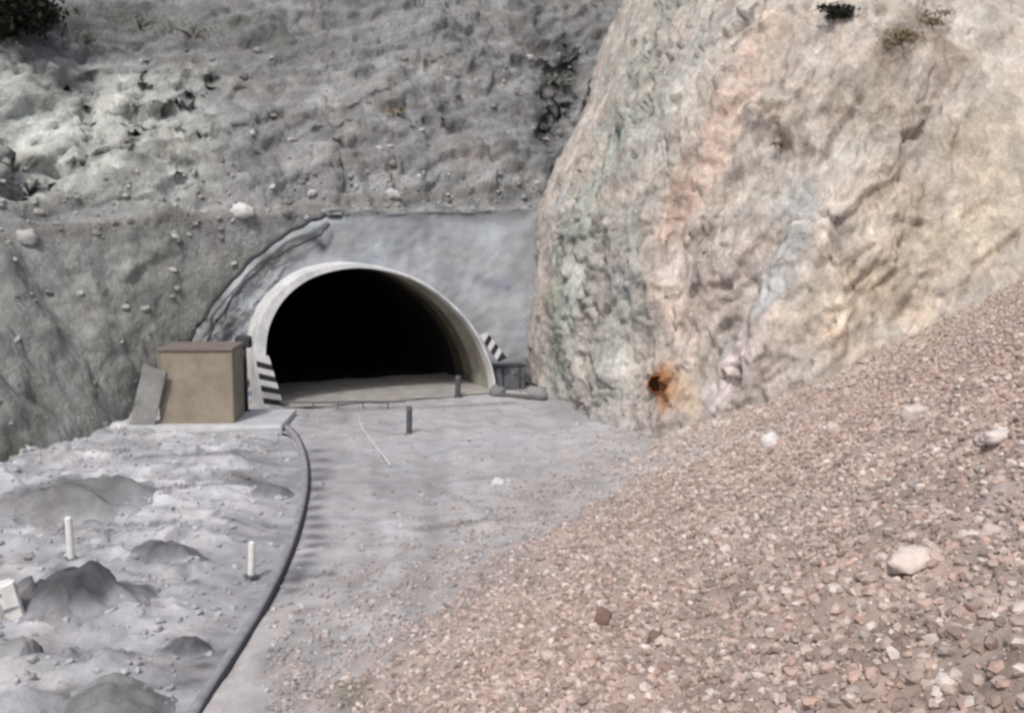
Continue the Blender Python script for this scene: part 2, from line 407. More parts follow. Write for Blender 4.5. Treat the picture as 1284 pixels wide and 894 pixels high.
S_([(700,250),(690,330)],18,(204,206,201),.7,k=.9)
S_([(960,40),(930,120),(880,200),(850,280)],32,(224,198,180),.9,k=.88)
S_([(1020,20),(980,100)],26,(208,194,180),.7,k=.86)
S_([(860,240),(830,300),(830,360),(850,400)],22,(214,182,164),.75,k=.88)
S_([(845,330),(835,370),(860,410)],18,(238,224,214),.9,k=.98)
S_([(940,300),(900,360),(870,420),(850,460)],24,(222,204,194),.8,k=.92)
S_([(1010,250),(990,310),(950,380)],22,(188,196,200),.85,k=.88)
S_([(1050,200),(1040,260)],24,(212,208,202),.7,k=.9)
S_([(930,440),(910,480),(880,510)],26,(234,217,215),.9,k=.98)
S_([(1000,440),(960,470)],20,(218,199,192),.8,k=.92)
S_([(1150,260),(1120,330),(1060,400)],60,(217,198,175),.85,k=.9)
S_([(1230,180),(1260,260),(1180,300)],60,(208,195,172),.85,k=.88)
S_([(1110,60),(1150,20),(1200,60)],34,(136,125,107),.85,k=.8)  # brown shadow near the top painted into the rock colour
S_([(1060,110),(1120,150)],44,(176,165,149),.7,k=.84)
S_([(1240,60),(1260,120)],40,(206,199,184),.7,k=.88)
S_([(975,165),(985,185)],13,(112,92,70),.75,k=.7)
S_([(940,120),(1000,140)],12,(160,138,116),.6,k=.8)
S_([(870,180),(850,210),(840,240)],6,(158,124,104),.65,-.12,k=.8)
S_([(905,250),(880,310),(850,420)],5,(160,136,118),.6,-.15,k=.8)
S_([(1080,250),(1100,240)],7,(152,122,100),.5,k=.8)
S_([(850,480),(866,505)],14,(216,190,154),.8,k=.86)
bl.stroke([(822,476),(827,500)],27,(204,150,100),.95,0,edge=.5,k=.84)
bl.stroke([(819,480),(820,488)],17,(164,86,40),1.0,-.08,edge=.4,k=.8)
S_([(800,520),(780,545)],22,(186,183,180),.7,k=.88)
bl.C*=(1+.15*v+.24*v2+.10*v3)[...,None]
bl.C*=(1+.15*(cidb-.5)*fr+.12*(cidc-.5)*fr)[...,None]
bl.C*=(1-.16*np.exp(-(c2/.04)**2)*fr*(1-rgt)-.12*np.exp(-(c2b/.05)**2)*fr)[...,None]
ft=(1-sm(bl.X[...,2]+.8*v,.2,2.8)); ho_=1-np.exp(-((bl.px-822)**2+(bl.py-486)**2)/1200.0)
bl.C=bl.C*(1-.5*(ft*ho_)[...,None])+lin((190,185,182),.86)*(.5*(ft*ho_)[...,None])
o=bl.build('rock_bluff',M_rock); tag(o,kind='structure')
# ============================================================ GROUND
PIPE_PX=[(300,527),(345,533),(368,548),(380,575),(383,605),(378,640),(367,680),(350,722),(328,766),(300,812),(272,857),(245,900),(190,1010)]
PIPE=np.array([G(*p) for p in PIPE_PX])
def xleft(y):
    o=np.argsort(PIPE[:,1]); return np.interp(y,PIPE[o,1],PIPE[o,0])
def gheight(x,y):
    P=np.stack([x,y,np.zeros_like(x)],-1)
    dl=xleft(y)-x
    m=sm(dl,.35,2.8)*(y<60)
    w=fbm(P*.4,3,s=205)[...,None]*np.array([1.2,.8,0])
    r=fbm((P+w)*np.array([.24,.62,1]),5,s=200)*.42+fbm(P*.18,3,s=210)*.26+fbm(P*1.1,5,s=220)*.20
    _,cid,cf=cells(np.stack([x*.9,y*.8,x*0],-1)+w*.3,230)
    r=r+cf*.18
    rise=np.clip(dl-9,0,8)*.03
    return -.10+m*(.20+r+rise)
gx=np.r_[np.linspace(-300,-32,22)[:-1],np.arange(-32,-4,.09),np.linspace(-4,300,60)]
gy=np.r_[np.linspace(-200,10,20)[:-1],np.arange(10,50,.10),np.linspace(50,300,40)]
XX,YY=np.meshgrid(gx,gy,indexing='ij'); gr=Sheet(np.stack([XX,YY,gheight(XX,YY)],-1)); gr.prep(); gr.n=np.abs(gr.n)*0+np.array([0,0,1.0])
v=fbm(gr.X*np.array([.30,.95,1]),5,s=240); h=gr.X[...,2]; v5=fbm(gr.X*np.array([1.4,1.8,1]),4,s=245)
gr.C[:]=lin((190,190,193),.88)*(1+.60*v+.14*v5)[...,None]
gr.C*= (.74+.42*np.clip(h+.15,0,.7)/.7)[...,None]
for pts,r,c,a in [([(30,612),(80,600),(140,615)],20,(118,118,119),.85),([(20,660),(60,670)],16,(212,212,213),.75),([(150,590),(300,580)],14,(214,214,218),.8),
    ([(150,640),(260,640)],16,(212,212,215),.75),([(170,690),(225,705),(240,725)],11,(106,106,110),.85),([(70,720),(130,745),(100,775)],20,(86,86,89),.9),
    ([(300,590),(350,610)],10,(112,111,114),.85),([(220,760),(180,830)],20,(200,200,202),.7),([(230,795),(255,830)],16,(98,98,101),.9),([(130,745),(200,735)],7,(100,100,103),.75),
    ([(10,820),(60,840)],22,(188,188,188),.7),([(90,870),(160,890)],22,(116,117,114),.8),([(320,740),(280,790)],12,(150,149,151),.6),([(0,700),(60,720)],14,(206,206,208),.7),([(270,640),(330,660)],7,(114,114,118),.75),
    ([(60,640),(150,655),(230,650)],5,(100,100,104),.75),([(180,860),(250,850)],8,(116,116,118),.7),([(150,570),(240,565),(350,560)],6,(120,120,124),.75),([(180,610),(300,600)],4,(118,118,122),.8),([(0,640),(90,636)],5,(108,108,111),.8),([(120,690),(160,680)],8,(206,206,208),.6)]:
    gr.stroke(pts,r,c,a,k=.84)
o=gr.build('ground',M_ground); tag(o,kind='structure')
# ============================================================ TALUS
F0=np.array([-4.5,19.4]); LD=np.array([.3817,.9243]); ND=np.array([.9243,-.3817])
def th(dd):
    q=np.clip(dd,0,18); return .36*q+.011*q*q+np.clip(dd-18,0,None)*.6+np.minimum(dd,0)*.5
ss=np.r_[np.linspace(-120,-22,24)[:-1],np.arange(-22,28,.12),np.linspace(28,45,30)]
ds=np.r_[np.arange(-1.6,17,.11),np.linspace(17,70,30)]
SS,DD=np.meshgrid(ss,ds,indexing='ij')
wob=fbm(np.stack([SS*.18,SS*0,SS*0],-1),3,s=300)*1.8+fbm(np.stack([SS*.8,SS*0+4,SS*0],-1),3,s=310)*1.0
wob*=np.exp(-np.clip(DD,0,None)/3)
x=F0[0]+LD[0]*SS+ND[0]*(DD+wob); y=F0[1]+LD[1]*SS+ND[1]*(DD+wob)
tz=th(DD)
tz=tz-.16*np.exp(-((DD-.2)/1.1)**2)*(DD>0)
P=np.stack([x,y,tz],-1)
bump=fbm(P*.35,4,s=320)*.40+fbm(P*1.4,4,s=330)*.20+fbm(P*5,3,s=340)*.08
tz=tz+bump*sm(DD,-.2,1.5)
ta=Sheet(np.stack([x,y,tz],-1)); ta.prep()
v=fbm(ta.X*.6,5,s=350); v2=fbm(ta.X*3,3,s=360); v6=fbm(ta.X*.25,3,s=365)
ta.C[:]=lin((188,169,159),.86)*(1+.26*v+.20*v2)[...,None]
ta.C*=(1+np.array([.06,0,-.05])*v6[...,None])
wE=(1-sm(DD+1.8*v,.2,5.0)); ta.C=ta.C*(1-wE[...,None]*.85)+lin((174,169,168),.84)*(wE*.85)[...,None]
far=sm(y,26,38); ta.C=ta.C*(1-.55*far[...,None])+lin((194,180,166),.86)*.55*far[...,None]
for pts,r,c,a in [([(1050,440),(1200,420),(1284,380)],34,(192,175,156),.7),([(900,560),(1000,520)],30,(194,184,179),.7),([(420,850),(440,880)],18,(124,124,96),.7),
    ([(1130,800),(1250,850)],60,(172,157,145),.5),([(700,700),(800,640)],40,(184,164,156),.5),([(780,590),(880,560)],30,(190,184,182),.8),([(560,740),(480,800)],30,(166,158,154),.6),([(900,850),(1000,800)],50,(174,155,146),.5)]:
    ta.stroke(pts,r,c,a,k=.86)
o=ta.build('gravel_bank',M_talus); tag(o,kind='structure')
# ============================================================ ROAD
ry=np.arange(4,57.5,.13); fr_=np.linspace(0,1,120)
xl=xleft(ry); xl=np.where(ry>45.5,np.interp(ry,[45.5,50,57.5],[xleft(45.5),-12.6,-13]),xl)
xl=np.where(ry>44,np.minimum(xl,np.interp(ry,[44,46.5,57.5],[-8.6,-12,-13])),xl)-.12
xr=np.minimum(F0[0]+(ry-F0[1])*.4130+3.0,np.interp(ry,[40,46,57.5],[9,5.5,4]))
XX=xl[:,None]+(xr-xl)[:,None]*fr_[None,:]; YY=np.repeat(ry[:,None],120,1)
P=np.stack([XX,YY,XX*0],-1)
ruts=fbm(np.stack([XX*.9+YY*.12,YY*.10,XX*0],-1),4,s=400,ridged=True); ro=fbm(P*.8,5,s=410)
edge=sm(XX-F0[0]-(YY-F0[1])*.413,-4.0,0); cen_=sm(fr_,0,.12)[None,:]
zz=.03+(ruts*.05+ro*.10+.03*fbm(P*.25,3,s=415))*cen_+edge*.12*(1+fbm(P*.6,4,s=417))
tx=[]
for w0 in (1.9,3.6):
    cx=xl[:,None]+w0+(YY-20)*.045; tx.append(np.exp(-((XX-cx)/.28)**2))
trk=np.maximum(*tx)*(.6+.5*fbm(P*.5,3,s=418)); zz=zz-trk*.05
zz=np.where(YY>49,np.minimum(zz,.06),zz)
rd=Sheet(np.stack([XX,YY,zz],-1)); rd.prep()
v=fbm(P*np.array([.5,.3,1]),5,s=420); nearr=(1-sm(YY,20,34))
rd.C[:]=lin((177,175,177),.86)*(1+.24*v+.14*ruts+.16*ro)[...,None]
rd.C*=(1-np.array([.02,.05,.09])*np.maximum(nearr,edge)[...,None])
rd.C*=(1-.18*trk)[...,None]
for pts,r,c,a in [([(400,560),(396,620),(390,680),(366,735)],16,(106,107,115),.9),([(420,510),(560,505),(640,500)],8,(132,133,140),.7),([(470,560),(620,550),(700,540)],26,(188,187,192),.7),  # first stroke paints the pipe's shadow on the road
    ([(430,600),(560,600),(650,590)],10,(148,146,148),.65),([(500,640),(640,625)],18,(178,174,170),.6),([(400,790),(360,860)],24,(160,155,152),.7),([(520,660),(640,645)],9,(130,124,119),.75),([(370,720),(420,715)],8,(102,102,107),.8),
    ([(540,605),(620,640)],8,(138,134,132),.6),([(640,620),(760,580)],18,(178,171,166),.7),([(470,750),(560,690)],18,(158,150,145),.7),([(385,760),(330,840)],10,(132,130,131),.6),([(440,640),(430,700)],14,(184,182,184),.6),([(440,730),(520,680)],8,(136,131,128),.6)]:
    rd.stroke(pts,r,c,a,k=.86)
o=rd.build('dirt_road',M_road); tag(o,kind='structure')
# ============================================================ PORTAL
tg=np.gradient(prof,axis=0); tg/=np.linalg.norm(tg,axis=1,keepdims=True); on=np.stack([-tg[:,1],tg[:,0]],1)
fL=np.linspace(0,1,n)
thk=(.54-.40*sm(fL,.15,.62))[:,None]; outer=prof+on*thk
portal=empty('tunnel_portal',PW(WID/2,0,0)); tag(portal,'arched concrete tunnel mouth with pale flat headwall set into the mountain foot','tunnel entrance')
def setparent(o,p):
    o.parent=p; o.matrix_parent_inverse=p.matrix_world.inverted()
bpy.context.view_layer.update()
def strip(profiles,name,mat,parent,smooth=True):
    V=np.array([[PW(a[0],a[1],off) for a in pr] for pr,off in profiles]); k,m=V.shape[:2]
    i=np.arange(k-1)[:,None]*m+np.arange(m-1)[None,:]; Q=np.stack([i,i+1,i+m+1,i+m],-1).reshape(-1,4)
    o=rawmesh(name,V.reshape(-1,3),Q,mat,None,smooth)
    if parent: setparent(o,parent)
    return o
strip([(prof+on*.02,.7),(prof+on*.02,.05),(prof,0),(prof+on*.03,-.04),(outer-on*.03,-.04),(outer,0),(outer,2.3)],'lining_ring',M_lining,portal,False)
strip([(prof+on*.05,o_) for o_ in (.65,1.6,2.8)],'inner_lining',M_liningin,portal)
strip([(prof+on*.07,o_) for o_ in (2.75,3.5,4.1)],'shaded_lining',M_liningdk,portal)  # lining bands darken inward, painting the daylight's fall-off
strip([(prof+on*.085,o_) for o_ in (4.05,4.8,5.4)],'deep_shade_lining',M_liningshade,portal)
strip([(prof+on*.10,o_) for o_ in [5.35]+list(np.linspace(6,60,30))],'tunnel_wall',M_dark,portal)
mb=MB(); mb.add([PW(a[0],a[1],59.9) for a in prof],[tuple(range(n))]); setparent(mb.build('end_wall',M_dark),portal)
mb=MB(); fl=[]; nx,ny=14,34
for j in range(ny+1):
    for i in range(nx+1):
        t=prof[0,0]-.1+(prof[-1,0]-prof[0,0]+.2)*i/nx; fl.append(PW(t,.10+.02*math.sin(i*1.7+j)+random.uniform(-.02,.02),-.6+7.6*j/ny))
mb.add(fl,[(j*(nx+1)+i,j*(nx+1)+i+1,(j+1)*(nx+1)+i+1,(j+1)*(nx+1)+i) for j in range(ny) for i in range(nx)]); setparent(mb.build('tunnel_floor',M_floor,None,True),portal)
mb=MB(); mb.add([PW(prof[0,0]-.1,.07,6.9),PW(prof[-1,0]+.1,.07,6.9),PW(prof[-1,0]+.1,.07,60),PW(prof[0,0]-.1,.07,60)],[(0,1,2,3)]); setparent(mb.build('dark_tunnel_floor',M_dark),portal)  # floor further in coloured dark for the tunnel shade
bd_px=[(215,545),(236,440),(262,392),(300,345),(345,305),(405,270),(500,267),(600,266),(668,265),(760,262),(760,540)]
bd=np.array([PL(px,py,2.0) for px,py in bd_px]); cen=np.array([(prof[0,0]+prof[-1,0])/2,1.0])
def hit(ang):
    dd=np.array([math.cos(ang),math.sin(ang)]); best=99
    B=np.vstack([bd,bd[:1]])
    for i in range(len(B)-1):
        e=B[i+1]-B[i]; den=dd[0]*e[1]-dd[1]*e[0]
        if abs(den)<1e-9: continue
        w=B[i]-cen; s_=(w[0]*e[1]-w[1]*e[0])/den; u_=(w[0]*dd[1]-w[1]*dd[0])/den
        if s_>0 and -1e-6<=u_<=1+1e-6: best=min(best,s_)
    return cen+dd*best
hp=crom(ip,22); tg=np.gradient(hp,axis=0); tg/=np.linalg.norm(tg,axis=1,keepdims=True); hn=np.stack([-tg[:,1],tg[:,0]],1); ho=hp+hn*.10
ob=np.array([hit(math.atan2(*(p-cen)[::-1])) for p in ho]); nr=44
X=np.zeros((len(ho),nr,3))
for j in range(nr):
    f=j/(nr-1); pp=ho*(1-f)+ob*f
    for i in range(len(ho)): X[i,j]=PW(pp[i,0],pp[i,1],2.0)
hw=Sheet(X); hw.prep()
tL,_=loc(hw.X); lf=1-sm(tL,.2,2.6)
ed=np.linspace(0,1,nr)[None,:]
am=fbm(hw.X*.6,4,s=500)*.14+fbm(hw.X*2.2,4,s=510)*.05+lf*fbm(hw.X*1.2,5,s=520,ridged=True)*.34+lf*fbm(hw.X*3,3,s=525)*.10
hw.X+= (np.array([*(-A2),0]))*(am+.05-.6*sm(ed,.84,1.0)*(tL<4))[...,None]
v=fbm(hw.X*.5,4,s=530)
hw.C[:]=lin((180,184,189),.86)*(1+.22*v)[...,None]
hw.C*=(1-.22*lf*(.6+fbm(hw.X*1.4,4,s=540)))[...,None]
for pts,r,c,a in [([(620,320),(600,360),(650,390)],26,(208,211,216),.7),([(440,300),(520,290)],24,(156,159,162),.7),([(600,350),(640,360)],8,(148,153,170),.8),([(380,300),(330,340)],16,(140,143,142),.8),
   ([(280,370),(262,420),(250,450)],16,(124,125,123),.8),([(400,300),(410,310)],8,(86,87,88),.95),([(420,270),(540,268),(660,266)],6,(118,120,125),.85),([(600,440),(640,430),(660,400)],16,(188,192,197),.6),([(620,460),(655,480)],12,(98,100,106),.8),
   ([(470,290),(480,325)],10,(200,203,208),.6),([(560,290),(556,330)],8,(150,153,160),.6),([(500,275),(650,272)],8,(146,149,154),.55),([(300,380),(285,430)],6,(92,93,93),.7),([(340,322),(300,372)],5,(88,89,90),.7)]:
    hw.stroke(pts,r,c,a,k=.84)
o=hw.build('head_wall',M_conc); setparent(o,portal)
def hose(pxs,off,r,name,mat,parent):
    p=crom(np.array([PL(a,b,off) for a,b in pxs]),6); mb=MB(); mb.tube([PW(q[0]+.04*math.sin(i*1.1),q[1]+.05*math.sin(i*1.7),off+.07*math.sin(i*.9)) for i,q in enumerate(p)],r,8); o=mb.build(name,mat,None,True); setparent(o,parent)
hose([(232,440),(252,402),(290,352),(330,314),(372,286),(408,270)],1.65,.10,'drain_hose',M_pipe2,portal)
hose([(258,432),(276,396),(312,350),(352,318),(398,296),(412,282)],1.60,.055,'drain_hose',M_pipe2,portal)
M_cop=plain('coping_concrete',(150,151,154),.82,2,.2,.4)
mb=MB(); a=PL(412,266,1.9); b=PL(690,264,1.9)
for i in range(14):
    t0=a[0]+(b[0]-a[0])*i/14; t1=a[0]+(b[0]-a[0])*(i+1)/14-.02; c=PW((t0+t1)/2,a[1]+(b[1]-a[1])*(i+.5)/14+random.uniform(-.10,.06),2.2); mb.box(c,(t1-t0+.05,.55,.14),rz=math.atan2(R2[1],R2[0]),ry=random.uniform(-.07,.07),bev=.03,jit=.04)
setparent(mb.build('coping',M_cop),portal)
def hazard(poly,nb,off,name,sgn=1):
    tl,tr,br,blw=[PL(px,py,off) for px,py in poly]; mb=MB(); sk=.55/nb*2*sgn
    for k in range(nb):
        f0,f1=k/nb,(k+1)/nb
        def Lp(f): f=min(max(f,0),1); return tl*(1-f)+blw*f
        def Rp(f): f=min(max(f,0),1); return tr*(1-f)+br*f
        q=[Lp(f0+sk*.5),Rp(f0-sk*.5),Rp(f1-sk*.5),Lp(f1+sk*.5)]
        if k==0: q[0]=Lp(0); q[1]=Rp(0)
        if k==nb-1: q[2]=Rp(1); q[3]=Lp(1)
        vs=[PW(p[0],p[1],off) for p in q]+[PW(p[0],p[1],off+.05) for p in q]
        mb.add(vs,[(0,1,2,3),(7,6,5,4),(0,4,5,1),(1,5,6,2),(2,6,7,3),(3,7,4,0)],k%2)
    o=mb.build(name,[M_white,M_black]); setparent(o,portal); return o
hazard([(321,449),(337,446),(357,513),(333,518)],9,-.14,'hazard_board',-1)
hazard([(601,421),(611,417),(636,449),(625,454)],6,-.14,'hazard_board')
# ============================================================ SLAB + BOOTH
rz=math.radians(2)
sl=MB(); a=G(150,543); b=G(352,543)
sl.box(((a[0]+b[0])/2,a[1]+1.8,.10),(b[0]-a[0],3.9,.42),rz=rz,bev=.05,jit=.03); o=sl.build('concrete_slab',M_slab); tag(o,'low pale concrete slab under the tan booth','slab')
bw=(G(294,540)-G(202,540))[0]; bh=3.05; by=a[1]+1.55; bx=(G(293,540)+G(202,540))[0]/2
booth=empty('site_booth',(bx,by,.31),rz); tag(booth,'small tan box booth with flat brown roof on the slab left of the tunnel','booth')
mb=MB(); mb.box((0,0,bh/2),(bw-.06,2.3,bh),bev=.03,jit=.01); mb.build('wall',M_tan,booth)
for sx in (-1,1):
    mb=MB(); mb.box((sx*(bw/2-.05),-1.13,bh/2),(.10,.10,bh+.01),bev=.02); mb.build('corner_post',M_tand,booth)
mb=MB(); mb.box((0,-1.16,.07),(bw-.14,.06,.14),bev=.02); mb.build('base_rail',M_tand,booth)
mb=MB(); mb.box((0,-.02,bh+.07),(bw+.06,2.42,.13),bev=.03,jit=.02); mb.build('roof',M_roof,booth)
q=G(178,541,.3); mb=MB(); mb.box((q[0]-.1,q[1]+1.2,1.4),(.95,.08,2.7),ry=math.radians(15),bev=.02,jit=.06)
o=mb.build('leaning_panel',plain('grey_sheet',(150,150,148),.8,1.4,.3)); tag(o,'grey sheet panel leaning against the left side of the tan booth','panel')
p=G(309,524); fl=empty('flood_light',(p[0],p[1],0)); tag(fl,'dark flood light on a short post between the tan booth and the arch','light')
mb=MB(); mb.tube([(0,0,0),(0,0,3.2)],[.11,.09],10); mb.build('post',M_darkm,fl,True)
mb=MB(); mb.box((0,0,.33),(.4,.4,.06),bev=.01); mb.build('base_plate',M_darkm,fl)
mb=MB(); mb.box((0,-.08,3.42),(.7,.30,.5),rx=.35,bev=.05)
for i in range(5): mb.box((-.24+.12*i,.1,3.44),(.03,.12,.36),rx=.35)
hd=mb.build('lamp_head',M_darkm,fl)
mb=MB(); mb.box((0,-.245,3.37),(.5,.02,.32),rx=.35); mb.build('lens',plain('dull_glass',(100,104,110),.7,3,.1,rough=.2),hd)
# ============================================================ PIPE along the road
def zg(x,y): return float(max(gheight(np.array([x]),np.array([y]))[0],.0))
pp=crom(PIPE[:,:2],10); mb=MB(); mb.tube([(p[0],p[1],.13+.01*math.sin(i*.3)) for i,p in enumerate(pp)],.115,14)
pl=mb.build('long_pipe',M_pipe,None,True); tag(pl,'long grey pipe curving from the booth slab along the left edge of the road','pipe')
mb=MB(); vs=[]; fs=[]
for i,p in enumerate(pp):
    t_=Vector((*(pp[min(i+1,len(pp)-1)]-pp[max(i-1,0)]),0)).normalized(); sd_=Vector((t_.y,-t_.x,0))
    if sd_.x<0: sd_=-sd_
    c=Vector((p[0],p[1],0))
    vs+=[c+sd_*.09+Vector((0,0,.19)),c+sd_*.15+Vector((0,0,.17)),c+sd_*.19+Vector((0,0,-.05)),c+sd_*.05+Vector((0,0,-.05))]
fs=[(4*i+a_,4*i+(a_+1)%4,4*i+4+(a_+1)%4,4*i+4+a_) for i in range(len(pp)-1) for a_ in range(4)]
mb.add(vs,fs); mb.build('shade_strip',M_darkm,pl,False)  # dark strip standing in for shade on the pipe's road side
mb=MB(); pts=crom(np.array([G(a,b)[:2] for a,b in [(450,532),(458,546),(468,560),(478,573),(489,587)]]),6); mb.tube([(p[0],p[1],.14+.01*math.sin(i)) for i,p in enumerate(pts)],.03,8)
o=mb.build('white_hose',plain('dusty_white',(214,214,216),.9,6,.2),None,True); tag(o,'thin white hose lying across the grey road in front of the tunnel','hose')
a=G(352,514); b=G(508,512); t=empty('low_rail',a); tag(t,'low thin grey rail running from the left arch foot towards the bollard','rail')
dx=b-a
mb=MB(); mb.tube([tuple(dx*k/10+np.array([0,0,.34+.015*math.sin(k*1.3)])) for k in range(11)],.05,8); mb.build('bar',M_metal,t,True)
for k in range(5):
    mb=MB(); c=dx*(k+.3)/5; mb.tube([tuple(c),tuple(c+np.array([0,0,.34]))],.035,6); mb.build('leg',M_metal,t)
# ============================================================ POSTS
def marker(px,py,h,r,label,name='marker_post',mat=M_white,dark=None,group=None,cat='post'):
    q=G(px,py); z=zg(q[0],q[1]); q=G(px,py,z); z=zg(q[0],q[1]); t=empty(name,(q[0],q[1],z-.03)); t.rotation_euler=(random.uniform(-.05,.05),random.uniform(-.05,.05),random.uniform(0,1)); tag(t,label,cat,group)
    mb=MB(); mb.tube([(0,0,-.1),(0,0,h*.97),(0,0,h)],[r,r*.96,r*.6],10); mb.build('shaft',mat,t,False)
    mb=MB(); mb.box((0,0,.03),(r*3.2,r*3.2,.10),bev=.02,jit=.01); mb.build('foot',M_metal if dark is None else dark,t)
    if mat is not M_white:
        mb=MB(); mb.tube([(0,0,h*.86),(0,0,h*.97)],r*1.08,10); mb.build('band',M_metal,t)
    return t
marker(90,708,1.15,.095,'taller white marker post standing in rough spoil near the left edge')
marker(315,722,.92,.09,'shorter white marker post standing just left of the long grey pipe')
M_bol=plain('bollard_grey',(92,94,98),.8,4,.2)
marker(513,546,1.25,.12,'dark grey bollard standing alone in the middle of the road before the tunnel','bollard',M_bol,M_bol,cat='bollard')
marker(574,499,1.15,.14,'dark post at the right inside foot of the tunnel mouth','bollard',M_bol,M_bol,cat='bollard')
q=G(16,785); z=zg(q[0],q[1]); t=empty('concrete_block',(q[0],q[1],z),.4); tag(t,'white and grey banded block leaning in the spoil at the far left edge','block')
mb=MB(); mb.box((0,0,.42),(.36,.3,.95),ry=-.22,bev=.06,jit=.03); mb.build('body',M_white,t)
M_bandg=plain('band_grey',(158,158,160),.84,4,.2)
for k in (.30,.66):
    mb=MB(); mb.box((-.22*(k-.42),0,k),(.39,.33,.09),ry=-.22,bev=.02); mb.build('band',M_bandg,t)
def crate(px,py,d,rz,label,mat,name='equipment_box'):
    q=G(px,py); t=empty(name,(q[0],q[1],.03),rz); tag(t,label,'box')
    mb=MB(); mb.box((0,0,d[2]/2),d,bev=.04,jit=.02); mb.build('body',mat,t)
    mb=MB(); mb.box((0,0,d[2]+.03),(d[0]+.08,d[1]+.08,.07),bev=.02); mb.build('lid',M_darkm,t)
    for s_ in (-1,1):
        mb=MB(); mb.box((s_*d[0]*.3,-d[1]/2-.02,d[2]/2),(.07,.05,d[2]*.95),bev=.01); mb.build('rib',M_darkm,t)
crate(638,488,(1.5,.9,1.2),.3,'dark grey equipment box at the right foot of the tunnel arch',M_metal)
crate(600,480,(1.1,.7,.4),-.1,'low dark box just inside the right side of the tunnel mouth',M_bol)
for (px,py,L_,rz,ry_,zc,lab) in [(650,500,2.9,-.5,.0,.16,'lowest grey plank lying at the foot of the rock bluff beside the tunnel'),(636,482,2.8,.35,-.28,1.62,'grey plank resting tilted on top of the equipment box by the arch'),(660,492,2.4,.9,.45,.62,'short plank propped against the rock bluff beside the tunnel')]:
    q=G(px,py); mb=MB(); mb.box((q[0],q[1],zc),(L_,.28,.10),rz=rz,ry=ry_,bev=.012,jit=.012); o=mb.build('plank',M_wood); tag(o,lab,'plank')
# ---- rusty drain outlet in the bluff
bl.prep(); p,nrm=bl.at(820,485)
vd=Vector(CAM-p).normalized(); nv=(vd+Vector((-.05,0,-.1))).normalized(); p=p+np.array(nv)*.08
t=empty('drain_outlet',p); tag(t,'round rusty drain outlet in the orange stained rock at the bluff foot','drain pipe')
mb=MB(); nseg=20; a=nv.cross(Vector((0,0,1))).normalized(); b=nv.cross(a)
prf=[(.37,-.8),(.38,.02),(.35,.06),(.32,.04),(.30,-.8)]; vs=[]
for r_,h_ in prf:
    for k in range(nseg):
        an=2*math.pi*k/nseg; rr=r_*(1+.08*math.sin(k*2.3)); vs.append(nv*h_+(a*math.cos(an)+b*math.sin(an))*rr)
mb.add(vs,[(i*nseg+k,i*nseg+(k+1)%nseg,(i+1)*nseg+(k+1)%nseg,(i+1)*nseg+k) for i in range(4) for k in range(nseg)]); mb.build('collar',M_rust,t,True)
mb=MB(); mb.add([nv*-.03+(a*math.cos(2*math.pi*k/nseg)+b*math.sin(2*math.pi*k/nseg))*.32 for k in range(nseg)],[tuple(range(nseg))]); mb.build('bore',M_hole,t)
# ============================================================ STONES
def ico():
    t=(1+5**.5)/2; v=np.array([(-1,t,0),(1,t,0),(-1,-t,0),(1,-t,0),(0,-1,t),(0,1,t),(0,-1,-t),(0,1,-t),(t,0,-1),(t,0,1),(-t,0,-1),(-t,0,1)],float); v/=np.linalg.norm(v[0])
    f=np.array([(0,11,5),(0,5,1),(0,1,7),(0,7,10),(0,10,11),(1,5,9),(5,11,4),(11,10,2),(10,7,6),(7,1,8),(3,9,4),(3,4,2),(3,2,6),(3,6,8),(3,8,9),(4,9,5),(2,4,11),(6,2,10),(8,6,7),(9,8,1)])
    return v,f
IV,IF=ico()
def randrot(n):
    q=rng.normal(size=(n,4)); q/=np.linalg.norm(q,axis=1,keepdims=True); w,x,y,z=q.T
    return np.stack([np.stack([1-2*(y*y+z*z),2*(x*y-z*w),2*(x*z+y*w)],-1),np.stack([2*(x*y+z*w),1-2*(x*x+z*z),2*(y*z-x*w)],-1),np.stack([2*(x*z-y*w),2*(y*z+x*w),1-2*(x*x+y*y)],-1)],1)
def scatter(name,sh,n,rmin,rmax,pal,box,label,cat,filt=None,sink=.25,pw=2.2,mat=M_stone,mixm=.0,base=.84):
    nu,nv=sh.X.shape[:2]; i=rng.integers(0,nu-1,n); j=rng.integers(0,nv-1,n); a=rng.random(n)[:,None]; b=rng.random(n)[:,None]
    P=(sh.X[i,j]*(1-a)+sh.X[i+1,j]*a)*(1-b)+(sh.X[i,j+1]*(1-a)+sh.X[i+1,j+1]*a)*b; SC=sh.C[i,j]
    px,py,dep=proj(P); k=(px>box[0])&(px<box[2])&(py>box[1])&(py<box[3])&(P[:,1]>2)
    if filt is not None: k&=filt(P,px,py)
    P=P[k]; SC=SC[k]; n=len(P); r=rmin+(rmax-rmin)*rng.random(n)**pw
    sc=r[:,None]*rng.uniform(.6,1.25,(n,3)); R=randrot(n)
    V=IV[None]*(1+rng.uniform(-.22,.22,(n,12,1))); V=V*sc[:,None,:]; V=np.einsum('nij,nkj->nki',R,V); V[...,2]*=.75
    V+=P[:,None,:]+np.array([0,0,1])*(r*sink)[:,None,None]
    pal=np.array([lin(c) for c in pal]); C=pal[rng.integers(0,len(pal),n)]*rng.uniform(.78,1.14,(n,1))*base
    C=C*(1-mixm)+SC*mixm*1.04
    C=np.repeat(C[:,None,:],12,1)
    Q=(IF[None]+ (np.arange(n)*12)[:,None,None]).reshape(-1,3)
    o=rawmesh(name,V.reshape(-1,3),Q,mat,C.reshape(-1,3),False); tag(o,label,cat,kind='stuff'); return o
